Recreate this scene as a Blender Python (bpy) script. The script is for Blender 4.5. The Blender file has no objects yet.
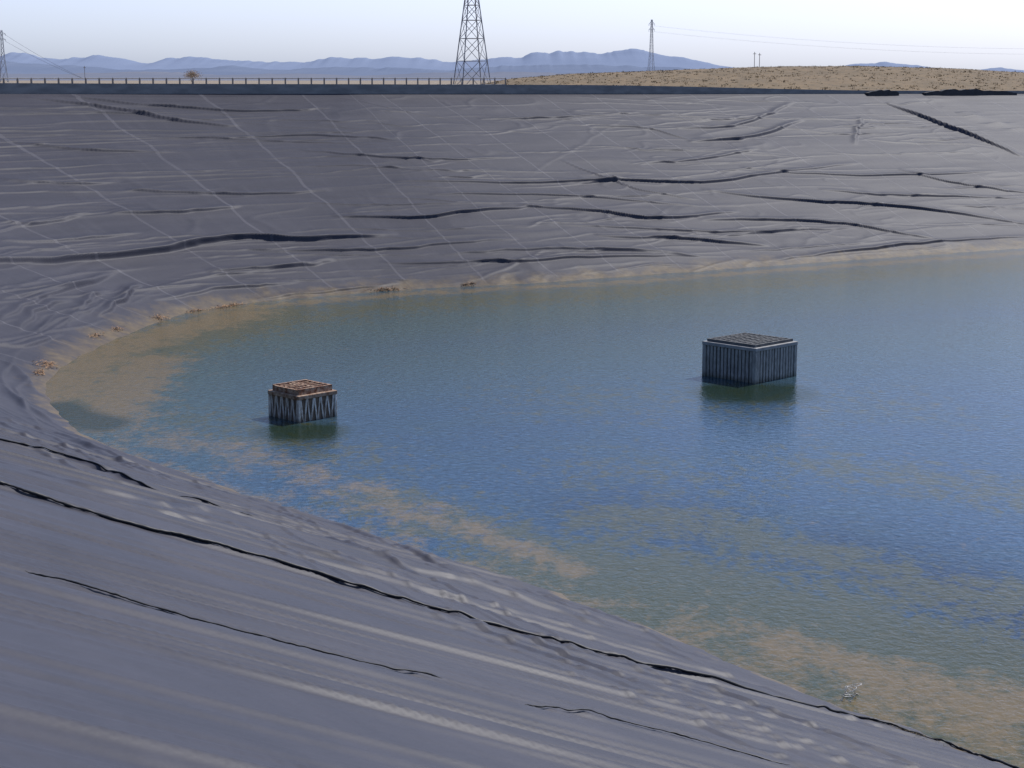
import bpy, math, random
import numpy as np
from mathutils import Vector, Matrix
random.seed(7); rng=np.random.default_rng(11)
scene=bpy.context.scene
col=scene.collection
scene.view_settings.view_transform='Standard'
scene.view_settings.look='None'
scene.view_settings.exposure=0

# ------------------------------------------------------------ helpers
def link(o): col.objects.link(o); return o
def mesh_obj(name, verts, faces, mats=(), smooth=False):
    me=bpy.data.meshes.new(name); me.from_pydata([tuple(v) for v in verts],[],faces); me.update()
    for m in mats: me.materials.append(m)
    if smooth: me.polygons.foreach_set('use_smooth',[True]*len(me.polygons))
    return link(bpy.data.objects.new(name,me))
def grid_obj(name, co, nu, nv, mats, smooth=True, attrs=None, uv=None):
    """co: (nu*nv,3), index=i*nv+j"""
    i=np.arange(nu-1)[:,None]; j=np.arange(nv-1)[None,:]
    a=(i*nv+j).ravel(); f=np.stack([a,a+nv,a+nv+1,a+1],1).astype(np.int32)
    me=bpy.data.meshes.new(name)
    me.vertices.add(len(co)); me.vertices.foreach_set('co',co.astype(np.float32).ravel())
    n=len(f); me.loops.add(n*4); me.loops.foreach_set('vertex_index',f.ravel())
    me.polygons.add(n); me.polygons.foreach_set('loop_start',np.arange(n,dtype=np.int32)*4)
    me.polygons.foreach_set('loop_total',np.full(n,4,dtype=np.int32))
    me.polygons.foreach_set('use_smooth',np.full(n,smooth))
    me.update(calc_edges=True)
    for k,v in (attrs or {}).items():
        at=me.attributes.new(k,'FLOAT','POINT'); at.data.foreach_set('value',v.astype(np.float32).ravel())
    if uv is not None:
        l=me.uv_layers.new(name='UVMap'); l.data.foreach_set('uv',uv[f.ravel()].astype(np.float32).ravel())
    for m in mats: me.materials.append(m)
    return link(bpy.data.objects.new(name,me))
def tag(o,label=None,cat=None,kind=None,group=None):
    if label:o['label']=label
    if cat:o['category']=cat
    if kind:o['kind']=kind
    if group:o['group']=group
def empty(name,loc=(0,0,0),rot=0):
    o=link(bpy.data.objects.new(name,None)); o.location=loc; o.rotation_euler=(0,0,rot); o.empty_display_size=.2; return o

def newmat(name):
    m=bpy.data.materials.new(name); m.use_nodes=True; nt=m.node_tree
    return m,nt,nt.nodes['Principled BSDF']
def noise(nt,vec,scale,detail=4,rough=.55,dist=0):
    n=nt.nodes.new('ShaderNodeTexNoise'); n.inputs['Scale'].default_value=scale
    n.inputs['Detail'].default_value=detail; n.inputs['Roughness'].default_value=rough; n.inputs['Distortion'].default_value=dist
    if vec is not None: nt.links.new(vec,n.inputs['Vector'])
    return n.outputs['Fac']
def mapping(nt,vec,scale=(1,1,1),rot=(0,0,0)):
    n=nt.nodes.new('ShaderNodeMapping'); n.inputs['Scale'].default_value=scale; n.inputs['Rotation'].default_value=rot
    nt.links.new(vec,n.inputs['Vector']); return n.outputs['Vector']
def ramp(nt,fac,stops):
    n=nt.nodes.new('ShaderNodeValToRGB'); e=n.color_ramp.elements
    while len(e)<len(stops): e.new(0.5)
    for i,(p,c) in enumerate(stops):
        e[i].position=p; e[i].color=(c,c,c,1) if not isinstance(c,tuple) else (*c,1)
    nt.links.new(fac,n.inputs['Fac']); return n.outputs['Color']
def mix(nt,fac,a,b,mode='MIX'):
    n=nt.nodes.new('ShaderNodeMix'); n.data_type='RGBA'; n.blend_type=mode
    for s,v in ((n.inputs[0],fac),(n.inputs[6],a),(n.inputs[7],b)):
        if isinstance(v,(int,float)): s.default_value=v
        elif isinstance(v,tuple): s.default_value=(*v,1)
        else: nt.links.new(v,s)
    return n.outputs[2]
def math_(nt,op,a,b=None,clamp=False):
    n=nt.nodes.new('ShaderNodeMath'); n.operation=op; n.use_clamp=clamp
    for s,v in ((n.inputs[0],a),(n.inputs[1],b)):
        if v is None: continue
        if isinstance(v,(int,float)): s.default_value=v
        else: nt.links.new(v,s)
    return n.outputs[0]
def bump(nt,bsdf,h,strength,dist,prev=None):
    n=nt.nodes.new('ShaderNodeBump'); n.inputs['Strength'].default_value=strength; n.inputs['Distance'].default_value=dist
    nt.links.new(h,n.inputs['Height'])
    if prev is not None: nt.links.new(prev,n.inputs['Normal'])
    if bsdf: nt.links.new(n.outputs[0],bsdf.inputs['Normal'])
    return n.outputs[0]
def pos(nt): return nt.nodes.new('ShaderNodeNewGeometry').outputs['Position']
def objco(nt): return nt.nodes.new('ShaderNodeTexCoord').outputs['Object']
def attr(nt,name):
    n=nt.nodes.new('ShaderNodeAttribute'); n.attribute_name=name; return n.outputs['Fac']

def simple_mat(name,c1,c2,scale=5,rough=.8,metal=0,b=.2,bd=.01,stretch=(1,1,1)):
    m,nt,p=newmat(name); v=mapping(nt,objco(nt),stretch)
    f=noise(nt,v,scale,5)
    nt.links.new(mix(nt,ramp(nt,f,[(.35,0.),(.65,1.)]),c1,c2),p.inputs['Base Color'])
    p.inputs['Roughness'].default_value=rough; p.inputs['Metallic'].default_value=metal
    if b: bump(nt,p,noise(nt,v,scale*4,3),b,bd)
    return m

# value noise (numpy)
def vnoise(x,y,seed=0):
    xi=np.floor(x).astype(np.int64); yi=np.floor(y).astype(np.int64); fx=x-xi; fy=y-yi
    fx=fx*fx*fx*(fx*(fx*6-15)+10); fy=fy*fy*fy*(fy*(fy*6-15)+10)
    def h(a,b):
        n=(a*374761393+b*668265263+seed*974634777)&0xffffffff
        n=((n^(n>>13))*1274126177)&0xffffffff
        return ((n^(n>>16))&0xffff)/65535.0
    return (h(xi,yi)*(1-fx)+h(xi+1,yi)*fx)*(1-fy)+(h(xi,yi+1)*(1-fx)+h(xi+1,yi+1)*fx)*fy
def fbm(x,y,o=4,seed=0):
    r=0;a=.5;t=0
    for k in range(o):
        r=r+a*vnoise(x,y,seed+k*17); t+=a; a*=.5; x=x*2.03+5.1; y=y*2.03+1.7
    return r/t
def sstep(a,b,x):
    t=np.clip((x-a)/(b-a),0,1); return t*t*(3-2*t)

# ------------------------------------------------------------ camera
H=8.0; FP=1700.0; PITCH=math.atan(304/FP)
cd=bpy.data.cameras.new('camera'); cam=link(bpy.data.objects.new('camera',cd))
cam.location=(0,0,H); cam.rotation_euler=(math.radians(90)-PITCH,0,0)
cd.sensor_width=36; cd.lens=FP/1024*36; cd.clip_end=60000; cd.clip_start=.1
scene.camera=cam
SP,CP=math.sin(PITCH),math.cos(PITCH)
KV=CP*CP/FP            # metres of height per survey unit and metre of distance
def wx_(px,Y): return (px-512)/FP*CP*Y
def ray(px,py):
    u=(px-512)/FP; v=(py-384)/FP
    return np.array([u,CP-v*SP,-(SP+v*CP)])
def on_water(px,py):
    d=ray(px,py); t=H/-d[2]; return np.array([d[0]*t,d[1]*t])

# ------------------------------------------------------------ shoreline (closed loop, metres)
shore=[(1000,760),(800,690),(600,610),(400,545),(250,495),(150,460),(75,430),(45,400),(50,375),(90,350),(150,325),(200,310),(300,298),(400,290),(550,282),(700,271),(850,260),(1024,248)]
sw=[tuple(on_water(*q)) for q in shore]
ctrl=np.array([(23.6,-2.5),(14.7,8.4),(9.6,14.6)]+sw+[(35,88),(46,94),(60,95),(72,84),(74,50),(60,12),(42,-8)],float)
def catmull(P,n,closed):
    out=[];m=len(P); rngk=range(m) if closed else range(m-1)
    for k in rngk:
        if closed: p0,p1,p2,p3=P[k-1],P[k],P[(k+1)%m],P[(k+2)%m]
        else: p0,p1,p2,p3=P[max(k-1,0)],P[k],P[k+1],P[min(k+2,m-1)]
        t=(np.arange(n)/n)[:,None]
        out.append(.5*((2*p1)+(-p0+p2)*t+(2*p0-5*p1+4*p2-p3)*t*t+(-p0+3*p1-3*p2+p3)*t**3))
    out=np.concatenate(out)
    if not closed: out=np.vstack([out,P[-1]])
    return out
C=catmull(ctrl,60,True)
seg=np.linalg.norm(np.roll(C,-1,0)-C,axis=1); S=np.concatenate([[0],np.cumsum(seg)]); L=S[-1]
Cc=np.vstack([C,C[0]])
def curve(s):
    s=np.mod(s,L); return np.stack([np.interp(s,S,Cc[:,0]),np.interp(s,S,Cc[:,1])],-1)
ss=np.arange(0,L,.25); Pc=curve(ss)
k=np.exp(-(np.arange(-30,31)*.25/2.8)**2); k/=k.sum()
tan=np.roll(Pc,-2,0)-np.roll(Pc,2,0)
def csm(a): 
    return np.convolve(np.concatenate([a[-30:],a,a[:30]]),k,'valid')
tan=np.stack([csm(tan[:,0]),csm(tan[:,1])],1); tan/=np.linalg.norm(tan,axis=1)[:,None]
NRM=np.stack([-tan[:,1],tan[:,0]],1)
if NRM[int(20/.25)]@np.array([-.7,-.6])<0: NRM=-NRM
def normal(s):
    s=np.mod(s,L); n=np.stack([np.interp(s,ss,NRM[:,0],period=L),np.interp(s,ss,NRM[:,1],period=L)],-1)
    return n/np.linalg.norm(n,axis=-1,keepdims=True)
DR=20.0
def zrim(y): return 8-13.6*KV*np.clip(y,62,118)
def bank_xy(s,d): 
    return curve(s)+normal(s)*np.asarray(d)[...,None]
CS=C[::3]; 
NS=normal(S[:-1][::3])
def sdist(P):
    P=np.atleast_2d(P); D=((P[:,None,:]-CS[None])**2).sum(-1); i=D.argmin(1)
    sg=((P-CS[i])*NS[i]).sum(1); return np.sqrt(D[np.arange(len(P)),i])*np.sign(sg)
def bank_z(P,d=None):
    P=np.atleast_2d(P); d=sdist(P) if d is None else d
    return d*zrim(P[:,1])/DR
def on_bank(px,py):
    r=ray(px,py); t=np.concatenate([np.linspace(3,42,340),np.linspace(42.1,135,420)])
    P=np.stack([r[0]*t,r[1]*t],1); dd=sdist(P); bz=bank_z(P,dd); z=H+r[2]*t
    idx=np.where(z<bz)[0]; i=idx[0] if len(idx) else len(t)-1
    i=max(i,1); a=(z[i-1]-bz[i-1]); b=(z[i]-bz[i]); f=a/(a-b) if a!=b else 0
    Q=P[i-1]*(1-f)+P[i]*f; return np.array([Q[0],Q[1],dd[i-1]*(1-f)+dd[i]*f])
CABLE=[(-60,470),(0,487),(120,522),(250,557),(400,600),(520,633),(640,665),(800,704),(880,723),(950,745),(1005,764),(1060,785)]
SEAM1=[(25,577),(130,607),(250,640),(350,665),(442,684)]; SEAM2=[(525,709),(600,722),(700,745),(790,770)]
SEAM3=[(-30,438),(0,447),(80,468),(160,493),(262,521)]
ca,cb=on_bank(0,487),on_bank(950,745); s1,s2=on_bank(25,577),on_bank(442,684)
mc=(cb[1]-ca[1])/(cb[0]-ca[0]); ms=(s2[1]-s1[1])/(s2[0]-s1[0])

# ------------------------------------------------------------ bank grid
def s_of(pt):
    i=((C-np.array(pt))**2).sum(1).argmin(); return S[i]
s_a=s_of((14.7,8.4)); s_b=s_of(on_water(75,430)); s_c=s_of((35,88))
sv=np.concatenate([np.arange(0,s_a,.8),np.arange(s_a,s_b,.042),np.arange(s_b,s_c,.10),np.arange(s_c,L,1.),[L]])
dv=np.concatenate([[-6,-4,-3,-2,-1.2],np.arange(-.8,DR-.02,.038),[DR]])
ns,nd=len(sv),len(dv)
base=curve(sv)[:,None,:]+normal(sv)[:,None,:]*dv[None,:,None]
X=base[...,0].ravel(); Y=base[...,1].ravel(); D=np.tile(dv,ns); SS=np.repeat(sv,nd)
Nn=np.repeat(normal(sv),nd,axis=0)
Z=D*zrim(Y)/DR
near=1-sstep(26,42,Y)
disp=np.zeros_like(X)
disp+=(1-near)*(.10*(fbm(SS/8,D/2.5,2,1)-.5)+.025*(fbm(SS/4.5,D/.75,2,5)-.5))
# taut folds on the near bank
wmix=sstep(9,17,Y-.2*X)
Xr=X; Yr=(Y-(ms*(1-wmix)+mc*wmix)*X)/1.5+.05*(vnoise(X/7+3,Y/7,91)-.5)
def rid(n_,q): return np.exp(-((n_-.5)*q)**2)
gate=.55+.45*vnoise(X/9+2,Y/3.5,33)
fn=.04*(vnoise(Xr/30,Yr/.8,9)-.5)+.055*(vnoise(Xr/26.0+3,Yr/.36,12)-.5)+gate*(.05*(vnoise(Xr/22.0+7,Yr/.2,14)-.5)+.026*(vnoise(Xr/18.0+7,Yr/.12,24)-.5))
fn+=gate*.030*rid(vnoise(Xr/26+5,Yr/.30,18),8)
disp+=near*fn
def ridged(x,y,seed,p,q=7): 
    n=fbm(x,y,2,seed); return np.clip(1-np.abs(n-.5)*q,0,1)**p
wx=SS+1.5*fbm(SS/3,D/3,2,31); wy=(D+.6*fbm(SS/4,D/2,2,33))/1.35
disp+=(1-near)*(.05*ridged(wx/12,wy/1.3,21,2,12)*fbm(SS/7,D/5,2,40))
disp+=(1-near)*.020*ridged((SS+.5*D)/2.6,(D-.25*SS)/1.8,71,2,12)*sstep(.45,.6,fbm(SS/5,D/4,2,48))

def crease(pts,Hh,w,asym=2.6,wig=.0,taper=.5,up=False,vr=.5):
    P=np.array(pts,float)
    Q=catmull(P,max(3,int(30/len(P))),False)
    if wig: 
        Q[:,:2]+=wig*(np.stack([fbm(Q[:,0]*1.2,Q[:,1]*1.2,2,3),fbm(Q[:,0]*1.2,Q[:,1]*1.2,2,8)],1)-.5)
    R=3.2*w*max(1,asym*.6)
    m=np.where((X>Q[:,0].min()-R)&(X<Q[:,0].max()+R)&(Y>Q[:,1].min()-R)&(Y<Q[:,1].max()+R))[0]
    if len(m)==0: return
    x=X[m];y=Y[m]; best=np.full(len(m),1e9); bu=np.zeros(len(m)); bc=np.zeros(len(m)); n=len(Q)-1
    for q in range(n):
        A=Q[q];B=Q[q+1]; ab=B[:2]-A[:2]; l2=max(ab@ab,1e-9)
        t=np.clip(((x-A[0])*ab[0]+(y-A[1])*ab[1])/l2,0,1)
        dd=(x-A[0]-t*ab[0])**2+(y-A[1]-t*ab[1])**2
        cr=(ab[0]*(y-A[1])-ab[1]*(x-A[0]))/math.sqrt(l2)
        u=dd<best; best=np.where(u,dd,best); bu=np.where(u,(q+t)/n,bu); bc=np.where(u,cr,bc)
    r=np.sqrt(best); kx=r<R
    mm=D[m]; ori=np.sign(np.sum(bc[kx]*(mm[kx]-mm[kx].mean()))) if kx.any() else 1
    sg=r*np.sign(bc)*(ori if ori!=0 else 1)
    if up: sg=-sg
    wa,wb_=w*asym*.6,w*.45
    ww=wb_+(wa-wb_)*sstep(-.15*w,.35*w,sg)
    tp=np.clip(np.sin(np.pi*bu),0,1)**taper
    vary=1-vr/2+vr*vnoise(bu*4+Hh*100,bu*0+w*50,77)
    disp[m]+=Hh*tp*vary*np.exp(-(r/ww)**2)
def pc(pix,Hh,w,**k): crease([on_bank(*p) for p in pix],Hh,w,**k)

FAR=[([(-120,264),(-40,262),(30,263),(90,260),(150,254),(200,244),(250,239),(300,241),(350,238),(398,235)],.50,.30),
([(595,237),(680,240),(770,246)],.28,.26),([(440,255),(560,250),(640,252),(700,256)],.22,.24),
([(110,214),(180,212),(242,206)],.24,.22),([(128,190),(220,194),(330,191)],.22,.2),
([(395,182),(500,183),(600,181),(700,183),(780,172),(862,162)],.28,.22),
([(330,216),(420,218),(470,212),(545,207)],.28,.2),([(500,204),(600,213),(655,219),(740,212)],.28,.2),
([(690,142),(750,138),(803,120)],.3,.25),([(676,129),(740,125),(795,102)],.22,.22),
([(885,103),(950,128),(1024,158)],.38,.3),([(930,98),(980,118),(1040,135)],.28,.25),
([(700,190),(780,200),(870,205),(950,213),(1040,226)],.3,.25),([(700,220),(820,222),(940,240)],.28,.24),
([(380,263),(500,262),(590,258),(690,256)],.22,.2),([(210,273),(280,268),(335,262)],.22,.2),
([(100,318),(122,300),(141,284)],.28,.2),([(80,312),(88,300),(110,290)],.18,.2),
([(25,98),(100,108),(170,120),(240,126)],.28,.22),([(60,96),(150,106),(260,112),(330,108)],.22,.2),
([(590,128),(640,128),(690,140)],.16,.2),([(855,145),(858,130),(864,118)],.16,.18),
([(760,262),(860,250),(960,240),(1040,236)],.2,.2),([(0,222),(40,224),(90,214)],.2,.18),([(250,250),(330,252),(430,246),(520,240)],.2,.2),
([(20,330),(40,310),(70,300)],.18,.2),([(0,300),(60,290),(110,275)],.22,.25),([(0,345),(30,345),(60,335)],.18,.2),
([(820,190),(900,196),(1030,200)],.2,.22),([(640,165),(700,160),(760,150)],.18,.18),([(300,150),(420,160),(520,158)],.17,.16),
([(560,160),(640,190),(700,200)],.12,.14),([(0,385),(25,408),(60,425)],.18,.16),([(0,360),(22,375),(38,395)],.18,.2),
([(0,140),(80,150),(180,152)],.18,.2),([(0,180),(60,184),(120,182)],.18,.2),([(200,140),(300,135),(400,140)],.17,.18),
([(0,320),(40,300),(120,270)],.18,.2),([(150,300),(220,290),(300,283)],.18,.2),([(0,240),(70,240),(140,232)],.18,.2),
([(560,225),(700,232),(860,228)],.18,.2),([(740,168),(860,176),(1000,172)],.18,.2),([(430,195),(560,196),(700,206)],.18,.18),
([(900,170),(960,185),(1040,195)],.22,.25),([(480,120),(560,118),(640,112)],.18,.16),([(250,300),(330,292),(400,283)],.16,.16)]
for i_,(p,h,w) in enumerate(FAR): pc(p,h*.52,w*.60,wig=.25,asym=3.0,taper=.7,vr=.3)
s_n=s_of(on_water(75,430))
for i in range(260):
    s0=rng.uniform(s_n-1,s_c-2) if rng.random()<.55 else rng.uniform(s_n-1,s_n+36); d0=rng.uniform(.5,19.4); ln=rng.uniform(4,13); n=5
    sl=rng.normal(-.03,.09) if rng.random()<.95 else rng.normal(0,.5); q=[]
    for t in np.linspace(-.5,.5,n):
        s_=s0+t*ln; d_=min(max(d0+sl*t*ln+rng.normal(0,.10),.2),19.6)
        xy=bank_xy(np.array([s_]),np.array([d_]))[0]; q.append((xy[0],xy[1],d_))
    crease(q,rng.uniform(.012,.05),rng.uniform(.055,.10),wig=.25,taper=.9)
NEAR=[(CABLE,.03,.12),(SEAM1,.022,.08),(SEAM2,.022,.08),(SEAM3,.08,.16),
([(-20,415),(60,437),(140,470),(240,505)],.07,.18),([(0,462),(90,490),(180,510),(240,515)],.06,.15),
([(180,480),(280,512),(360,536),(450,570),(520,590)],.06,.15),([(260,515),(380,560),(480,588),(600,626),(700,664)],.06,.15),
([(300,555),(420,590),(540,620),(660,655),(760,685)],.06,.14),([(100,500),(250,535),(380,575),(470,600)],.07,.14),
([(620,690),(720,715),(840,745),(900,765)],.03,.11)]
for p,h,w in NEAR: pc(p,h*.85,w,wig=.0,asym=3.0,up=True,taper=.9,vr=.2)
for i in range(220):
    x0=rng.uniform(-11,8); y0=rng.uniform(7,32) ; ln=rng.uniform(7,16); sl=rng.normal(ms if y0<12 else mc,.015); q=[]
    if sdist(np.array([[x0,y0]]))[0]<.8: continue
    for t in np.linspace(-.5,.5,5):
        q.append((x0+t*ln,y0+sl*t*ln+rng.normal(0,.012)))
    dd=sdist(np.array(q)); q=[(a_[0],a_[1],d_) for a_,d_ in zip(q,dd)]
    crease(q,rng.uniform(.012,.030)*(1 if y0<16 else 1.3),rng.uniform(.05,.08)*(1 if y0<16 else 1.3),asym=2.2,up=True,taper=1.,vr=.2)
# fine pleats running parallel to the near waterline
for i in range(70):
    s0=rng.uniform(s_a+4,s_b+2); d0=rng.uniform(.4,6.5); ln=rng.uniform(5,14); sl=rng.normal(.02,.03); q=[]
    for t in np.linspace(-.5,.5,6):
        s_=s0+t*ln; d_=max(d0+sl*t*ln+rng.normal(0,.02),.15); xy=bank_xy(np.array([s_]),np.array([d_]))[0]; q.append((xy[0],xy[1],d_))
    crease(q,rng.uniform(.015,.036),rng.uniform(.055,.09),asym=2.2,up=True,taper=1.,vr=.3)
disp*=1-sstep(DR-.5,DR-.05,D)
disp*=sstep(-1.2,.2,D)*.8+.2
disp*=1-.6*near*(1-sstep(.1,.8,np.abs(D)))
disp+=.06*(fbm(SS/.8,D/.8,3,201)-.5)*(1-sstep(.3,1.2,np.abs(D)))
co=np.stack([X-Nn[:,0]*disp*.34,Y-Nn[:,1]*disp*.34,Z+disp*.93],1)

# liner material
m_liner,nt,p=newmat('black_liner')
uvn=nt.nodes.new('ShaderNodeUVMap').outputs[0]; P_=pos(nt); fw=attr(nt,'farw')
n1=noise(nt,mapping(nt,uvn,(.35,1.3,1)),1.0,6,.6,.4)
n2=noise(nt,P_,9,5,.65)
n3=noise(nt,mapping(nt,uvn,(2.2,.2,1)),1.2,5,.6)
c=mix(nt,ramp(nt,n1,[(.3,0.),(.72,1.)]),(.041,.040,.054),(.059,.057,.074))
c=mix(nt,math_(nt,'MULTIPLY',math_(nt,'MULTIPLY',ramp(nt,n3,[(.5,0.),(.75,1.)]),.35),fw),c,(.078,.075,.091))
c=mix(nt,math_(nt,'MULTIPLY',ramp(nt,n2,[(.45,0.),(.7,1.)]),.3),c,(.032,.031,.041))
sep=nt.nodes.new('ShaderNodeSeparateXYZ'); nt.links.new(uvn,sep.inputs[0])
sh=math_(nt,'ADD',sep.outputs[0],math_(nt,'MULTIPLY',sep.outputs[1],.06))
sh=math_(nt,'ADD',sh,math_(nt,'MULTIPLY',noise(nt,uvn,.3,2),.6))
fr=math_(nt,'FRACT',math_(nt,'DIVIDE',sh,3.2))
line=math_(nt,'LESS_THAN',math_(nt,'ABSOLUTE',math_(nt,'SUBTRACT',fr,.5)),.016)
line=math_(nt,'MULTIPLY',line,fw)
lv=math_(nt,'MULTIPLY',line,ramp(nt,noise(nt,uvn,.7,3),[(.3,.3),(.62,.65)]))
c=mix(nt,lv,c,(.112,.107,.124))
sp_=nt.nodes.new('ShaderNodeSeparateXYZ'); nt.links.new(P_,sp_.inputs[0])
zz=math_(nt,'ADD',sp_.outputs[2],math_(nt,'MULTIPLY',math_(nt,'SUBTRACT',noise(nt,P_,.9,6,.65),.5),1.0))
zz=math_(nt,'SUBTRACT',zz,math_(nt,'MULTIPLY',fw,.06))
tw=math_(nt,'SUBTRACT',1.0,math_(nt,'DIVIDE',zz,math_(nt,'ADD',.08,math_(nt,'MULTIPLY',fw,.22))),True)
tw=math_(nt,'MULTIPLY',tw,ramp(nt,noise(nt,P_,1.6,5,.7),[(.36,.35),(.58,1.)]))
tide=mix(nt,noise(nt,P_,5,5,.7),(.07,.052,.032),(.23,.17,.10))
c=mix(nt,math_(nt,'MULTIPLY',tw,.92),c,tide)
nt.links.new(c,p.inputs['Base Color'])
rg=ramp(nt,n1,[(.2,.50),(.8,.58)])
nt.links.new(math_(nt,'ADD',rg,math_(nt,'MULTIPLY',fw,.05)),p.inputs['Roughness'])
nt.links.new(math_(nt,'SUBTRACT',.30,math_(nt,'MULTIPLY',fw,.14)),p.inputs['Specular IOR Level'])
b1=bump(nt,None,noise(nt,mapping(nt,uvn,(.5,1.6,1)),2.2,4,.55),.22,.02)
b2=bump(nt,None,line,.7,.03,b1)
bump(nt,p,noise(nt,P_,30,3),.10,.01,b2)
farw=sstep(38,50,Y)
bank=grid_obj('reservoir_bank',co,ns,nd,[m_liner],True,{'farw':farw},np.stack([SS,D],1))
tag(bank,'wrinkled black plastic liner on sloping reservoir bank','bank','structure')
def z_at(px,py):
    A=on_bank(px,py); i=((X-A[0])**2+(Y-A[1])**2).argmin(); return Vector((co[i][0],co[i][1],co[i][2]))

# ------------------------------------------------------------ water
gx=np.concatenate([np.arange(-22,30,.3),np.arange(30,78,2.)]); gy=np.concatenate([np.arange(-20,10,2.),np.arange(10,98,.35)])
WX,WY=np.meshgrid(gx,gy,indexing='ij'); WX=WX.ravel();WY=WY.ravel()
sdw=np.concatenate([sdist(q) for q in np.array_split(np.stack([WX,WY],1),80)])
YS=1.6
def blob(lines):
    r=np.zeros_like(WX)
    for pix,w,amp in lines:
        Q=np.array([on_water(*q) for q in pix]); Q[:,1]/=YS; best=np.full(len(WX),1e9)
        for A,B in zip(Q[:-1],Q[1:]):
            ab=B-A; t=np.clip(((WX-A[0])*ab[0]+(WY/YS-A[1])*ab[1])/(ab@ab),0,1)
            best=np.minimum(best,(WX-A[0]-t*ab[0])**2+(WY/YS-A[1]-t*ab[1])**2)
        r=np.maximum(r,amp*np.exp(-best/(w*w)))
    return r
tanp=blob([([(60,398),(75,375),(110,352),(170,332),(240,314)],1.4,1.15),([(105,418),(125,390),(150,362)],1.2,1.3),
 ([(110,425),(230,450),(330,485),(420,515)],.9,.7),([(400,512),(460,528),(520,548),(572,568)],.34,1.2),
 ([(780,645),(880,672),(960,700),(1040,705)],.7,1.05),([(700,620),(800,650)],.5,.8),([(860,690),(1000,735)],.5,.9),
 ([(200,312),(400,294),(600,284),(800,269),(1040,252)],.6,.95)])
tanp=np.maximum(tanp,.7*np.exp(-(np.clip(-sdw,0,9)/.45)**2))
olive=blob([([(55,405),(65,385),(90,362),(200,332),(260,316)],2.4,1.2),
 ([(560,585),(680,600),(780,630),(900,665),(1040,700)],2.1,1.45),
 ([(600,520),(700,520),(800,552),(930,590),(1030,600)],1.0,.95),([(820,465),(930,480),(1040,500)],1.4,.75),([(380,500),(560,560)],1.3,.9),
 ([(600,610),(720,655),(860,705),(980,745)],1.,1.4),([(600,470),(720,480)],2.0,.55),([(560,400),(900,405)],2.4,.5),([(200,420),(360,460)],1.6,.6),
 ([(200,330),(400,305),(600,294),(800,280),(1040,262)],2.0,.8)])
reflect_and_weed=blob([([(722,393),(785,393)],.85,1.35),([(278,432),(324,432)],.6,1.3),([(56,408),(75,418),(105,424)],.6,1.2)])  # patches by the crates paint their dark reflections into the water colour
green=blob([([(100,400),(200,350),(400,320),(700,300),(1040,280)],6.,1.),([(560,600),(760,640),(1000,720)],1.8,.5),([(380,360),(700,345),(1040,335)],5,.8)])
deep=blob([([(850,555),(960,590),(1040,620)],1.4,1.1),([(920,640),(1000,655)],.5,.9),([(950,735),(1040,750)],.5,.9),([(600,510),(760,540)],1.6,.7),([(450,430),(560,440)],3,.2)])
m_w,nt,p=newmat('pond_water')
P_=pos(nt)
w1=noise(nt,mapping(nt,P_,(1,.8,1)),1.3,8,.72,.5); w2=noise(nt,mapping(nt,P_,(1,.6,1)),4.,7,.82,.3)
def patch(at,ctr,amp1,amp2,lo,hi):
    f=math_(nt,'ADD',attr(nt,at),math_(nt,'MULTIPLY',math_(nt,'SUBTRACT',ctr,.5),amp1))
    f=math_(nt,'ADD',f,math_(nt,'MULTIPLY',math_(nt,'SUBTRACT',w2,.5),amp2))
    return ramp(nt,f,[(lo,0.),(hi,1.)])
deepc=mix(nt,attr(nt,'deep'),(.031,.066,.122),(.009,.024,.064))
basec=mix(nt,attr(nt,'green'),deepc,(.048,.083,.078))
pt=noise(nt,mapping(nt,P_,(.6,.65,1),(0,0,.3)),.5,7,.7,.5)
basec=mix(nt,math_(nt,'MULTIPLY',ramp(nt,pt,[(.42,0.),(.65,1.)]),.4),basec,(.040,.072,.078))
r1=noise(nt,mapping(nt,P_,(1,1.0,1),(0,0,.2)),6.5,4,.62,.4)
basec=mix(nt,1.0,basec,ramp(nt,r1,[(.32,.62),(.68,1.38)]),'MULTIPLY')  # light and dark sides of the ripples painted into the base colour
w3=noise(nt,mapping(nt,P_,(1,.65,1)),2.2,9,.8,.6)
fo=patch('olive',w3,3.8,2.2,.42,.85)
cc=mix(nt,math_(nt,'MULTIPLY',fo,.8),basec,mix(nt,w2,(.026,.042,.010),(.128,.104,.030)))
ft=patch('tanp',w1,3.0,1.8,.38,1.1)
cc=mix(nt,math_(nt,'MULTIPLY',ft,.74),cc,mix(nt,w2,(.11,.078,.025),(.27,.18,.080)))
fwd=patch('reflect_and_weed',w2,.3,.5,.25,.8)
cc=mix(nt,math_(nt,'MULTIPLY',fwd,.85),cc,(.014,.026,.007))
nt.links.new(cc,p.inputs['Base Color']); p.inputs['Roughness'].default_value=.04; p.inputs['IOR'].default_value=1.33
p.inputs['Specular IOR Level'].default_value=.38
bump(nt,p,r1,.6,.026)
water=grid_obj('water',np.stack([WX,WY,WX*0],1),len(gx),len(gy),[m_w],True,{'tanp':tanp,'olive':olive,'green':green,'deep':deep,'reflect_and_weed':reflect_and_weed})
tag(water,'shallow blue-green reservoir water with algae patches','water','structure')

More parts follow.
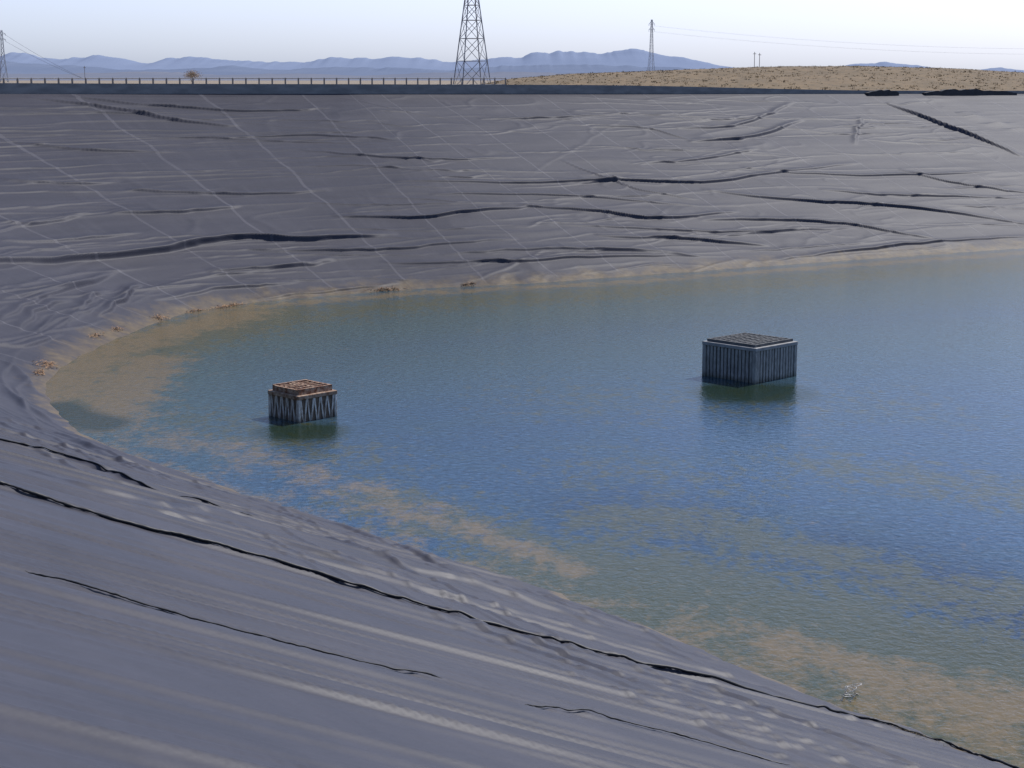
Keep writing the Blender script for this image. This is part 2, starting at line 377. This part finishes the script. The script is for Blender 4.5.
# ------------------------------------------------------------ outer ground
m_ground=simple_mat('dry_soil',(.22,.17,.12),(.30,.235,.165),.2,.95,0,.3,.05)
sg=np.linspace(0,L,260); rows=[]
for d in (DR-.02,DR+.6,DR+3,DR+8,DR+16,DR+30):
    b=curve(sg)+normal(sg)*d
    zr=zrim(b[:,1]); z=zr-.03 if d<DR+1 else np.where(True,zr-.10-.01*(d-DR),0)
    rows.append(np.stack([b[:,0],b[:,1],z],1))
last=rows[-1]; cen=np.array([28,48]); v=last[:,:2]-cen; r0=np.linalg.norm(v,axis=1); v=v/r0[:,None]
for R in (180,400,900,2500,7000,30000):
    rows.append(np.stack([cen[0]+v[:,0]*R,cen[1]+v[:,1]*R,np.full(len(sg),6.6)],1))
g=np.concatenate(rows); gr=grid_obj('ground',g,len(rows),len(sg),[m_ground],True)
tag(gr,'flat dry ground around the reservoir','ground','structure')

# dry hill
hx=np.arange(-40,190,1.2); hy=np.arange(150,405,1.9); HX,HY=np.meshgrid(hx,hy,indexing='ij'); HX=HX.ravel();HY=HY.ravel()
prof=np.interp(HX*248/np.maximum(HY,186),[-14,-6,0,8,20,35,50,65,75,95,150,190],[6.3,7.0,8.2,8.8,9.3,9.8,9.95,9.5,8.9,8.4,8,6.3])
hz=6.3+(prof-6.3)*sstep(150,245,HY)*(1-sstep(270,400,HY))+.35*(fbm(HX/9,HY/12,4,61)-.5)*sstep(6.3,8,prof)
m_hill,nt,p=newmat('dry_grass_hill'); P_=pos(nt)
c=mix(nt,ramp(nt,noise(nt,mapping(nt,P_,(1,.25,1)),.35,9,.78),[(.36,0.),(.64,1.)]),(.135,.090,.042),(.225,.148,.072))
c=mix(nt,ramp(nt,noise(nt,mapping(nt,P_,(1,.3,1)),1.6,6,.75),[(.46,0.),(.62,.5)]),c,(.095,.072,.034))
nt.links.new(c,p.inputs['Base Color']); p.inputs['Roughness'].default_value=.95
hill=grid_obj('hill',np.stack([HX,HY,hz],1),len(hx),len(hy),[m_hill],True); tag(hill,'low brown hill of dry grass','hill','structure')
m_scrub=simple_mat('dry_scrub',(.12,.085,.042),(.22,.15,.078),2,.95,b=0)
vs=[];fs=[]
for i in range(4200):
    y=rng.uniform(165,262); x=rng.uniform(-10,95)*y/248
    ii=int(round((x+40)/1.2)); jj=int(round((y-150)/1.9)); z=hz[ii*len(hy)+jj]
    if z<7.0: continue
    sz=rng.uniform(.03,.13)*(1+1.0*(rng.random()<.08))
    for k_ in range(7):
        th=rng.uniform(0,6.28); r=rng.uniform(0,sz*3.5); h=sz*rng.uniform(.5,1.2); bx=x+r*math.cos(th); by=y+r*math.sin(th)
        w_=.03+.05*rng.random(); n=len(vs); t2=rng.uniform(0,3.14)
        vs+=[(bx-w_*math.cos(t2),by-w_*math.sin(t2),z-.05),(bx+w_*math.cos(t2),by+w_*math.sin(t2),z-.05),(bx+rng.normal(0,.12),by+rng.normal(0,.12),z+h)]; fs.append((n,n+1,n+2))
o=mesh_obj('scrub',vs,fs,[m_scrub]); tag(o,'scattered low dry shrubs on brown hill','shrubs','stuff')

# ------------------------------------------------------------ mountains
def ridge(name,Y0,prof,c1,c2,seed,label,depth=1400):
    px=np.array([q[0] for q in prof],float); py=np.array([q[1] for q in prof],float)
    xs=np.linspace(px[0],px[-1],800); ys=np.interp(xs,px,py)
    kk=np.exp(-(np.arange(-6,7)/3.)**2); kk/=kk.sum(); ys=np.convolve(np.pad(ys,6,'edge'),kk,'valid')
    hgt=(80-ys)*Y0*KV
    hgt=hgt*(1+.12*(fbm(xs/14,xs*0,4,seed)-.5)*2)
    wxx=wx_(xs,Y0); R=14; tt=np.linspace(0,1,R)
    vx=np.repeat(wxx,2*R-1); prof_t=np.concatenate([tt,tt[::-1][1:]]); off=np.concatenate([tt-1,(1-tt[::-1][1:])])
    vy=Y0+np.tile(off*depth,len(xs)); hs=np.convolve(np.pad(hgt,30,'edge'),np.ones(61)/61,'valid')
    f_=np.tile(prof_t,len(xs)); base_h=(np.repeat(hs,2*R-1)*(1-f_**3)+np.repeat(hgt,2*R-1)*f_**3+1.5)*f_**1.1
    nz=(fbm(vx/(Y0*.05),vy/(Y0*.03),3,seed+3)-.5)*np.repeat(hgt,2*R-1)*.25*np.tile(np.sin(prof_t*math.pi),len(xs))
    vz=6.5+base_h+nz
    m,nt,p=newmat(name+'_haze'); P_=pos(nt)
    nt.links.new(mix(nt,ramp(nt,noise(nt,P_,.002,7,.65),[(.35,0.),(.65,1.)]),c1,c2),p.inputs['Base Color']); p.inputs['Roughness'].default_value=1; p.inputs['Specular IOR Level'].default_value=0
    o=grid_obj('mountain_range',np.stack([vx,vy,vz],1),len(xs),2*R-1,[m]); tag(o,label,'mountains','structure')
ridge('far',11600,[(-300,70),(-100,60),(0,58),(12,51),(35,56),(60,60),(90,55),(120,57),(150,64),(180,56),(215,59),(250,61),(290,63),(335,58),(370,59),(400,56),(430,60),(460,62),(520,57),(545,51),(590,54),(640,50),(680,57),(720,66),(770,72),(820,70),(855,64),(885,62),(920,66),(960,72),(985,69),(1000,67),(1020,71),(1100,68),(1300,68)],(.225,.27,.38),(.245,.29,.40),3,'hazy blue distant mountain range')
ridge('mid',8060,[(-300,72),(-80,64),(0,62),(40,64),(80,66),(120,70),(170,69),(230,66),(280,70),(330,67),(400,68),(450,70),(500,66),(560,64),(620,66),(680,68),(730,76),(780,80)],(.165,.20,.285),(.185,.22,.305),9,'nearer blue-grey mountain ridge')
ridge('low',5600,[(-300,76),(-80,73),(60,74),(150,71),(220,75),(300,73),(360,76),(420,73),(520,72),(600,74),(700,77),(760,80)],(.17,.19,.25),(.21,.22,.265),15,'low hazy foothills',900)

# ------------------------------------------------------------ concrete kerb wall on the rim
m_conc=simple_mat('weathered_concrete',(.18,.175,.175),(.26,.25,.245),1.2,.9,0,.3,.01,(1,1,3))
s_k0=s_of(on_water(50,375)); 
def sx_at(px):
    best=None
    for s in np.arange(s_of(on_water(90,350)),s_c+10,.1):
        q=bank_xy(np.array([s]),np.array([DR]))[0]; u=512+FP/CP*q[0]/q[1]
        if best is None or abs(u-px)<best[0]: best=(abs(u-px),s)
    return best[1]
def wall(name,s0,s1,d0,d1,zb,h,mat,step=.5,hv=None):
    sq=np.arange(s0,s1,step); n=len(sq); vs=[];fs=[]
    for i,s in enumerate(sq):
        for d,top in ((d0,0),(d0+.03,1),(d1-.03,1),(d1,0)):
            q=bank_xy(np.array([s]),np.array([d]))[0]; zr=float(zrim(q[1])); hh=h if hv is None else hv(s)*h
            vs.append((q[0],q[1],zr+(hh if top else zb)))
    for i in range(n-1):
        for k_ in range(3): a=i*4+k_; fs.append((a,a+4,a+5,a+1))
    fs.append((0,1,2,3)); fs.append(tuple(reversed([(n-1)*4+q for q in range(4)])))
    return mesh_obj(name,vs,fs,[mat])
sk1,sk2=sx_at(560),sx_at(900)
k=wall('concrete_parapet',s_k0,s_c+14,DR-.04,DR+.36,-.25,.46,m_conc,.5,lambda s: 1-.62*float(sstep(sk1,sk2,s))); tag(k,'long low grey concrete parapet along reservoir rim','wall')
m_dark=simple_mat('dark_liner_fold',(.012,.012,.014),(.03,.028,.033),3,.7,0,.3,.02)
for a_,b_,h_ in ((864,897,.26),(922,1016,.32)):
    sa_,sb_=sx_at(a_),sx_at(b_)
    def bumpf(s,sa_=sa_,sb_=sb_):
        t=min(max((s-sa_)/(sb_-sa_),0),1); return max(.15,math.sin(math.pi*t)**.6*(.8+.12*math.sin(t*23)+.08*math.sin(t*51)))
    k=wall('liner_roll',sa_,sb_,DR-.4,DR-.045,-.3,h_,m_dark,.2,bumpf)
    tag(k,'black rolled liner edge lying along the rim','liner roll',group='rolled liner edges on the rim')

# ------------------------------------------------------------ fence
m_post=simple_mat('fence_post_grey',(.15,.14,.14),(.25,.23,.22),6,.8)
m_rail=simple_mat('fence_rail_pale',(.30,.28,.27),(.4,.38,.36),4,.7)
fence=empty('fence'); tag(fence,'low post-and-rail fence behind the concrete parapet','fence')
pm=None; top_pts=[]
fq=np.arange(sx_at(-60),sx_at(545),.05); fxy=np.stack([bank_xy(np.array([s]),np.array([DR+3.0]))[0] for s in fq])
fl=np.concatenate([[0],np.cumsum(np.linalg.norm(np.diff(fxy,axis=0),axis=1))])
step_f=max(.68,fl[-1]/96)
for i,l_ in enumerate(np.arange(0,fl[-1],step_f)):
    q=(float(np.interp(l_,fl,fxy[:,0])),float(np.interp(l_,fl,fxy[:,1]))); zb=float(zrim(q[1]))-.12; top=8+2.6*KV*q[1]
    if pm is None:
        w_=.038; vs=[(sx*w_,sy*w_,0) for sx,sy in((-1,-1),(1,-1),(1,1),(-1,1))]+[(sx*w_,sy*w_,.9) for sx,sy in((-1,-1),(1,-1),(1,1),(-1,1))]+[(0,0,.94)]
        fs=[(0,1,5,4),(1,2,6,5),(2,3,7,6),(3,0,4,7),(4,5,8),(5,6,8),(6,7,8),(7,4,8)]
        o=mesh_obj('post',vs,fs,[m_post]); pm=o.data
    else: o=link(bpy.data.objects.new('post',pm))
    o.parent=fence; o.location=(q[0],q[1],zb); o.scale=(1,1,(top-zb)/.94)
    top_pts.append((q[0],q[1],top))
def tube(name,pts,r,mat,radii=None):
    cu=bpy.data.curves.new(name,'CURVE'); cu.dimensions='3D'; sp=cu.splines.new('POLY'); sp.points.add(len(pts)-1)
    for i,q in enumerate(pts):
        sp.points[i].co=(*q,1)
        if radii is not None: sp.points[i].radius=float(radii[i])
    cu.bevel_depth=r; cu.bevel_resolution=1; cu.materials.append(mat)
    tmp=bpy.data.objects.new(name,cu); col.objects.link(tmp)
    dg=bpy.context.evaluated_depsgraph_get(); me=bpy.data.meshes.new_from_object(tmp.evaluated_get(dg))
    bpy.data.objects.remove(tmp); o=link(bpy.data.objects.new(name,me)); return o
r_=tube('rail',[(a_,b_,c_-.05) for a_,b_,c_ in top_pts],.028,m_rail); r_.parent=fence
r_=tube('rail',[(a_,b_,c_-.38) for a_,b_,c_ in top_pts],.022,m_rail); r_.parent=fence

# ------------------------------------------------------------ pylons
m_steel=simple_mat('galvanised_steel',(.16,.17,.20),(.23,.24,.28),1,.6,.2,b=0)
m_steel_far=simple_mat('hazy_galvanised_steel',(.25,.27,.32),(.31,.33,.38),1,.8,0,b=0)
def beams(segs,name,mat,r):
    vs=[];fs=[]
    for A,B,rr in segs:
        A=Vector(A);B=Vector(B); z=(B-A).normalized(); x=z.orthogonal().normalized(); y=z.cross(x); n=len(vs); q=rr*r
        for Pn in (A,B):
            for sx,sy in((-1,-1),(1,-1),(1,1),(-1,1)): vs.append(Pn+x*sx*q+y*sy*q)
        fs+=[(n,n+1,n+5,n+4),(n+1,n+2,n+6,n+5),(n+2,n+3,n+7,n+6),(n+3,n,n+4,n+7)]
    return mesh_obj(name,vs,fs,[mat])
def pylon(loc,rot,Ht,wb,w_mid,r,label,arms=(.66,.78,.9),st=None,aw=.12,step=1):
    st=st or m_steel
    e=empty('lattice_pylon',loc,rot); tag(e,label,'pylon')
    def hw(t): 
        return (wb+(w_mid-wb)*min(t/.45,1))/2 if t<.45 else (w_mid+(w_mid*.38-w_mid)*(t-.45)/.55)/2
    lv=[0,.13,.235,.32,.39,.45,.51,.56,.61,.66,.70,.74,.78,.82,.86,.9,.95,1][::step]
    if lv[-1]!=1: lv.append(1)
    cs=[(-1,-1),(1,-1),(1,1),(-1,1)]; leg=[];br=[]
    for a,b in zip(lv[:-1],lv[1:]):
        for k_ in range(4):
            c1=cs[k_];c2=cs[(k_+1)%4]; ha,hb=hw(a),hw(b)
            leg.append(((c1[0]*ha,c1[1]*ha,a*Ht),(c1[0]*hb,c1[1]*hb,b*Ht),1.4))
            br.append(((c1[0]*ha,c1[1]*ha,a*Ht),(c2[0]*hb,c2[1]*hb,b*Ht),.7))
            br.append(((c2[0]*ha,c2[1]*ha,a*Ht),(c1[0]*hb,c1[1]*hb,b*Ht),.7))
            br.append(((c1[0]*hb,c1[1]*hb,b*Ht),(c2[0]*hb,c2[1]*hb,b*Ht),.7))
    o=beams(leg,'tower_leg',st,r); o.parent=e
    o=beams(br,'bracing',st,r); o.parent=e
    for t in arms:
        sg_=[]
        for sx in(-1,1):
            tip=(sx*Ht*aw,0,t*Ht); h1=hw(t)
            for sy in(-1,1):
                sg_+=[((sx*h1,sy*h1,t*Ht),tip,1),((sx*h1,sy*h1,(t+.035)*Ht),tip,1)]
            sg_.append((tip,(tip[0],0,tip[2]-Ht*.03),1.2))
        sg_.append(((-Ht*aw,0,t*Ht),(Ht*aw,0,t*Ht),.6))
        o=beams(sg_,'cross_arm',st,r); o.parent=e
    return e
YP=1085
pylon((wx_(472,280),280,6.6),.35,34,4.9,1.5,.046,'tall steel lattice pylon behind the parapet')
x1=wx_(651,YP)
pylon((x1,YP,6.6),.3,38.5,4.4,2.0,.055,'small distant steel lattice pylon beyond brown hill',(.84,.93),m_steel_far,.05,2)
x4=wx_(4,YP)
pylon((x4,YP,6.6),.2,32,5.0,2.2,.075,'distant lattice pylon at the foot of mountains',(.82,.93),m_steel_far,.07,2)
m_wood=simple_mat('pole_wood',(.16,.14,.14),(.24,.21,.2),3,.9)
for px,yt,Yd in ((754,52,650),(759,53,650),(85,66,775)):
    x=wx_(px,Yd); zt=8+(80-yt)*Yd*KV
    e=empty('utility_pole',(x,Yd,6.5)); tag(e,'thin wooden utility pole on the dry plain','utility pole',group='distant utility poles')
    o=tube('pole_shaft',[(0,0,0),(0,0,zt-6.5)],.11,m_wood); o.parent=e
    o=beams([((-.6,0,zt-7.2),(.6,0,zt-7.2),1)],'cross_arm',m_wood,.07); o.parent=e
m_wire=simple_mat('wire_grey',(.28,.28,.32),(.33,.33,.37),1,.6,b=0)
m_wire2=simple_mat('wire_dark',(.08,.08,.10),(.12,.12,.14),1,.6,b=0)
def wire(A,B,sag,r,label,g,mt=None):
    A=Vector(A);B=Vector(B); pts=[]
    for t in np.linspace(0,1,24):
        q=A.lerp(B,float(t)); q.z-=sag*4*t*(1-t); pts.append(tuple(q))
    o=tube('power_line',pts,r,mt or m_wire); tag(o,label,'power line',group=g)
for h,dx in ((32.3,-1.8),(32.3,1.8),(35.8,-1.8),(35.8,1.8)):
    wire((x1+dx,YP,h+6.6-1.0),(520+dx,1180,h-2),9,.022,'thin overhead cable strung from lattice pylon','overhead cables over the plain')
for h in (28,32):
    wire((x4+2,YP,h+4),(wx_(84,868),868,8.5),1.0,.065,'overhead cable dropping from pylon towards the ground','overhead cables over the plain',m_wire2)

# small bare tree
def bare_tree(loc,h,seed):
    random.seed(seed); e=empty('small_tree',loc); tag(e,'small pale dry tree behind the parapet','tree')
    mt=simple_mat('bark',(.2,.16,.13),(.28,.23,.19),3,.9,b=0); ml=simple_mat('dry_foliage',(.3,.22,.15),(.45,.34,.24),1,.9,b=0)
    segs=[];tips=[]
    def br(A,d,l,r,dep):
        B=A+d*l; segs.append((A,B,r)); 
        if dep==0: tips.append(B); return
        for i in range(4):
            nd=(d+Vector((random.uniform(-.8,.8),random.uniform(-.8,.8),random.uniform(-.1,.5)))).normalized(); br(B,nd,l*.68,r*.6,dep-1)
    br(Vector((0,0,0)),Vector((0,0,1)),h*.32,h*.014,3)
    o=beams(segs,'trunk',mt,1); o.parent=e
    vs=[];fs=[]
    for t in tips:
        for i in range(22):
            c_=t+Vector([random.gauss(0,h*.08) for _ in range(3)]); s_=h*.028; n=len(vs)
            for q in range(3): vs.append(c_+Vector([random.uniform(-s_,s_) for _ in range(3)]))
            fs.append((n,n+1,n+2))
    o=mesh_obj('crown',vs,fs,[ml]); o.parent=e
bare_tree((wx_(192,263),263,6.6),3.2,4)

# ------------------------------------------------------------ crates (intake cages)
def box_v(x0,x1,y0,y1,z0,z1,vs,fs):
    n=len(vs); vs+=[(x0,y0,z0),(x1,y0,z0),(x1,y1,z0),(x0,y1,z0),(x0,y0,z1),(x1,y0,z1),(x1,y1,z1),(x0,y1,z1)]
    fs+=[(n,n+3,n+2,n+1),(n+4,n+5,n+6,n+7),(n,n+1,n+5,n+4),(n+1,n+2,n+6,n+5),(n+2,n+3,n+7,n+6),(n+3,n,n+4,n+7)]
def bev(o,w=.01):
    md=o.modifiers.new('bevel','BEVEL'); md.width=w; md.segments=2; md.limit_method='ANGLE'
def crate(front,rot,W,Dp,Hh,nx,ny,mats,label,lip,rise,gw=.028,zigzag=0,post=.115):
    c_,s_=math.cos(rot),math.sin(rot); lx,ly=-W/2,-Dp/2
    loc=(front[0]-(lx*c_-ly*s_),front[1]-(lx*s_+ly*c_),0)
    e=empty('crate',loc,rot); tag(e,label,'crate')
    core,slat,ledge,lid=mats; hx_,hy_=W/2,Dp/2; ins=.045 if zigzag else .055
    v=[];f=[]; box_v(-hx_+ins,hx_-ins,-hy_+ins,hy_-ins,-.5,Hh-.10,v,f); o=mesh_obj('inner_shell',v,f,[core]); o.parent=e
    v=[];f=[]
    for n_,half,other,ax in ((nx,hx_,hy_,0),(ny,hy_,hx_,1)):
        span=2*half-2*post-.01; pitch=span/n_
        for sgn in(-1,1):
            for i in range(n_):
                c_=-span/2+pitch*(i+.5); w_=pitch*(random.uniform(.29,.38) if not zigzag else .21); t0=random.uniform(-.008,.006)
                a0,a1=sorted((sgn*(other-ins),sgn*(other-.022+t0)))
                n0=len(v)
                if ax==0: box_v(c_-w_,c_+w_,a0,a1,(-.5 if not zigzag else -.06),Hh-.115,v,f)
                else: box_v(a0,a1,c_-w_,c_+w_,(-.5 if not zigzag else -.06),Hh-.115,v,f)
                if zigzag:   # leaning ribs form a pale zigzag
                    sh_=pitch*.36*(1 if i%2 else -1)
                    for q in range(n0,n0+8):
                        x_,y_,z_=v[q]; d_=sh_ if z_>.1 else -sh_
                        v[q]=(x_+d_,y_,z_) if ax==0 else (x_,y_+d_,z_)
    o=mesh_obj('slatted_side',v,f,[slat]); o.parent=e; bev(o,.006)
    for sx in(-1,1):
        for sy in(-1,1):
            v=[];f=[]; xa,xb=sorted((sx*(hx_-post),sx*hx_)); ya,yb=sorted((sy*(hy_-post),sy*hy_)); box_v(xa,xb,ya,yb,-.5,Hh-.12,v,f)
            o=mesh_obj('corner_post',v,f,[slat]); o.parent=e; bev(o,.012)
    v=[];f=[]; box_v(-hx_-.008,hx_+.008,-hy_-.008,hy_+.008,Hh-.118,Hh-.02,v,f); o=mesh_obj('rim_ledge',v,f,[ledge]); o.parent=e; bev(o,.015)
    a,b=hx_-lip,hy_-lip; z0,z1=Hh-.018,Hh+rise
    v=[];f=[]; box_v(-a,a,-b,b,z0,z1-.03,v,f)
    o=mesh_obj('lid',v,f,[lid]); o.parent=e
    v=[];f=[]; nb=int(2*a/.085); jz=.022 if zigzag else .008
    for i in range(nb+1):
        c_=-a+.03+(2*a-.06)*i/nb; box_v(c_-gw,c_+gw,-b+.055,b-.055,z1-.028,z1+random.uniform(-jz,jz),v,f)
    nb=int(2*b/.17)
    for i in range(1,nb):
        c_=-b+2*b*i/nb; box_v(-a+.055,a-.055,c_-.02,c_+.02,z1-.024,z1+.014+random.uniform(0,jz),v,f)
    for (x0,x1,y0,y1) in ((-a-.01,a+.01,-b-.01,-b+.05),(-a-.01,a+.01,b-.05,b+.01),(-a-.01,-a+.05,-b+.052,b-.052),(a-.05,a+.01,-b+.052,b-.052)):
        box_v(x0,x1,y0,y1,z0+.002,z1+.012+random.uniform(0,jz),v,f)
    o=mesh_obj('lid_grating',v,f,[lid]); o.parent=e
    return e
def streak_mat(name,base,streak,foot,lo,hi,rough=.7):
    m,nt,p=newmat(name); oc=objco(nt)
    s1=noise(nt,mapping(nt,oc,(9,9,2.6)),1.6,6,.75)
    c=mix(nt,ramp(nt,s1,[(lo,0.),(hi,1.)]),base,streak)
    sp=nt.nodes.new('ShaderNodeSeparateXYZ'); nt.links.new(pos(nt),sp.inputs[0])
    wet=math_(nt,'SUBTRACT',1.,math_(nt,'DIVIDE',math_(nt,'ADD',sp.outputs[2],math_(nt,'MULTIPLY',noise(nt,oc,6),.15)),.22),True)
    c=mix(nt,wet,c,foot); nt.links.new(c,p.inputs['Base Color']); p.inputs['Roughness'].default_value=rough
    bump(nt,p,noise(nt,oc,25,4),.3,.01); return m
core=simple_mat('crate_dark_inside',(.06,.058,.055),(.10,.095,.09),4,.9)
core_s=simple_mat('crate_rusty_inside',(.10,.07,.05),(.20,.145,.105),7,.9)
sl_b=streak_mat('crate_grey_plastic',(.22,.215,.205),(.42,.41,.39),(.055,.06,.03),.4,.62)
sl_s=streak_mat('crate_stained_plastic',(.30,.22,.16),(.80,.76,.70),(.07,.065,.04),.38,.6)
ledge_b=simple_mat('crate_ledge_grey',(.22,.22,.22),(.36,.355,.35),5,.7)
ledge_s=simple_mat('crate_ledge_rust',(.18,.085,.045),(.46,.34,.25),9,.8)
lid_b=simple_mat('crate_lid_grey',(.085,.085,.087),(.15,.15,.15),7,.9)
lid_s=simple_mat('crate_lid_rust',(.20,.075,.035),(.52,.38,.27),9,.85,b=1.,bd=.04)
crate(on_water(755,384),math.radians(44),1.84,1.84,.98,13,13,(core,sl_b,ledge_b,lid_b),'grey slatted plastic crate standing in the water',.10,.035,.038)
crate(on_water(299,423),math.radians(45),1.17,1.19,.66,10,10,(core_s,sl_s,ledge_s,lid_s),'rust-brown topped crate with white-streaked sides in water',.09,.09,.030,1,.07)

# ------------------------------------------------------------ cable on near bank
m_cab=simple_mat('black_cable',(.008,.008,.010),(.02,.02,.024),4,.55)
def surf_path(pix,lift,n=16,wob=0):
    cp=np.array([on_bank(*q)[:2] for q in pix]); cq=catmull(cp,n,False); pts=[]
    for q in cq:
        m=(np.abs(X-q[0])<.25)&(np.abs(Y-q[1])<.25)
        idx=np.where(m)[0]
        if len(idx)==0: pts.append((q[0],q[1],float(bank_z(q)[0]))); continue
        dd=(co[idx,0]-q[0])**2+(co[idx,1]-q[1])**2; kk_=dd<.055**2
        pts.append((q[0],q[1],float(co[idx[kk_],2].max()) if kk_.any() else float(co[idx[dd.argmin()],2])))
    P=np.array(pts); kk=np.exp(-(np.arange(-3,4)/1.5)**2); kk/=kk.sum()
    z=np.convolve(np.pad(P[:,2],3,'edge'),kk,'valid'); P[:,2]=np.maximum(z,P[:,2]-.01)+lift
    P[:,1]+=wob*(np.sin(np.arange(len(P))*.31)+.6*np.sin(np.arange(len(P))*.13+1))
    return [tuple(q) for q in P]
def rad(n,lo,hi,sd_):
    t=np.arange(n); r=lo+(hi-lo)*vnoise(t/4.,t*0+.5,sd_)
    e_=np.clip(np.minimum(t,n-1-t)/8.,.25,1); return r*e_
cp_=surf_path(CABLE,.006,60,.012)
cab=tube('black_cable',cp_,.020,m_cab,rad(len(cp_),.55,1.25,5)); tag(cab,'black cable running across the wrinkled liner','cable')
def seam(pix,r,label,sd_):
    sp_=surf_path(pix,.003,50,.006)
    o=tube('liner_seam',sp_,r,m_cab,rad(len(sp_),.35,1.25,sd_)); tag(o,label,'seam',group='dark seams on the liner')
seam(SEAM1,.0085,'thin dark seam on the grey liner',9)
seam(SEAM2,.0085,'thin dark seam on the grey liner',14)
seam(SEAM3,.017,'thin dark seam on the grey liner',23)

# ------------------------------------------------------------ shoreline debris
m_straw=simple_mat('straw_debris',(.26,.14,.07),(.42,.27,.16),8,.95,b=0)
m_weed=simple_mat('weed_debris',(.06,.05,.03),(.15,.11,.06),8,.95,b=0)
def clump(px,py,rad,n_,mat,label,h=.10,sz=1.):
    c0=z_at(px,py); vs=[];fs=[]
    tdir=normal(np.array([s_of((c0.x,c0.y))]))[0]; tx,ty=-tdir[1],tdir[0]
    for i in range(n_):
        a=random.gauss(0,rad); b_=random.gauss(0,rad*.3); x=c0.x+tx*a+tdir[0]*b_; y=c0.y+ty*a+tdir[1]*b_
        z=max(0,c0.z+b_*.36)+random.uniform(0,h)*math.exp(-abs(a)/rad); th=random.uniform(0,6.28); l=sz*random.uniform(.04,.12); w_=sz*random.uniform(.006,.02); n=len(vs)
        dx,dy=math.cos(th),math.sin(th); dz=random.uniform(-.03,.04)*sz
        vs+=[(x-dx*l-dy*w_,y-dy*l+dx*w_,z-dz),(x-dx*l+dy*w_,y-dy*l-dx*w_,z-dz),(x+dx*l,y+dy*l,z+dz)]; fs.append((n,n+1,n+2))
    o=mesh_obj('debris_clump',vs,fs,[mat]); tag(o,label,'debris',group='plant debris along the waterline')
for q in [(222,309,.35,160),(236,306,.2,70),(385,290,.3,130),(160,319,.3,100),(46,366,.4,170),(40,374,.2,80),(195,311,.25,80),(96,336,.3,80),(470,284,.2,60),(118,330,.2,70)]:
    clump(q[0],q[1],q[2],q[3],m_straw,'orange-brown dry plant debris washed onto the liner')
for q in [(880,724,.2,60),(915,736,.25,60),(960,754,.3,70)]:
    clump(q[0],q[1],q[2],q[3],m_weed,'dark weedy debris washed onto the liner edge',.02,.3)
m_white=simple_mat('pale_wire',(.55,.53,.50),(.7,.68,.65),6,.6,b=0)
c0=on_water(850,697); pts=[]
for i in range(60):
    t=i/59*6.28*2.4; r=.09+.06*math.sin(t*1.7)
    pts.append((c0[0]+r*math.cos(t)+.04*math.sin(3*t),c0[1]+r*.8*math.sin(t*1.1),.08+.08*math.sin(t*1.3+1)))
o=tube('wire_coil',pts,.005,m_white); tag(o,'tangled pale wire lying at the water edge','wire')

# ------------------------------------------------------------ light
EL=math.radians(50); AZ=math.radians(42)
sd=Vector((math.sin(AZ)*math.cos(EL),math.cos(AZ)*math.cos(EL),math.sin(EL)))
sl=bpy.data.lights.new('sun','SUN'); sl.energy=4.3; sl.angle=math.radians(.5); sl.color=(1,.97,.93)
so=link(bpy.data.objects.new('sun',sl)); so.rotation_euler=sd.to_track_quat('Z','Y').to_euler(); so.location=(0,0,50)
w=bpy.data.worlds.new('World'); scene.world=w; w.use_nodes=True; nt=w.node_tree
bg=nt.nodes['Background']; sky=nt.nodes.new('ShaderNodeTexSky'); sky.sky_type='NISHITA'; sky.sun_disc=False
sky.sun_elevation=EL; sky.sun_rotation=AZ; sky.dust_density=1.0; sky.ozone_density=2.5; sky.air_density=1.0
tc=nt.nodes.new('ShaderNodeTexCoord'); sx=nt.nodes.new('ShaderNodeSeparateXYZ'); nt.links.new(tc.outputs['Generated'],sx.inputs[0])
tint=ramp(nt,sx.outputs[2],[(0.,(1.02,1.24,1.95)),(.045,(1.25,1.28,1.78)),(.30,(.85,.9,1.0))])
skc=mix(nt,1.0,sky.outputs[0],tint,'MULTIPLY')
nt.links.new(skc,bg.inputs[0]); bg.inputs[1].default_value=.115
print('verts',len(X))
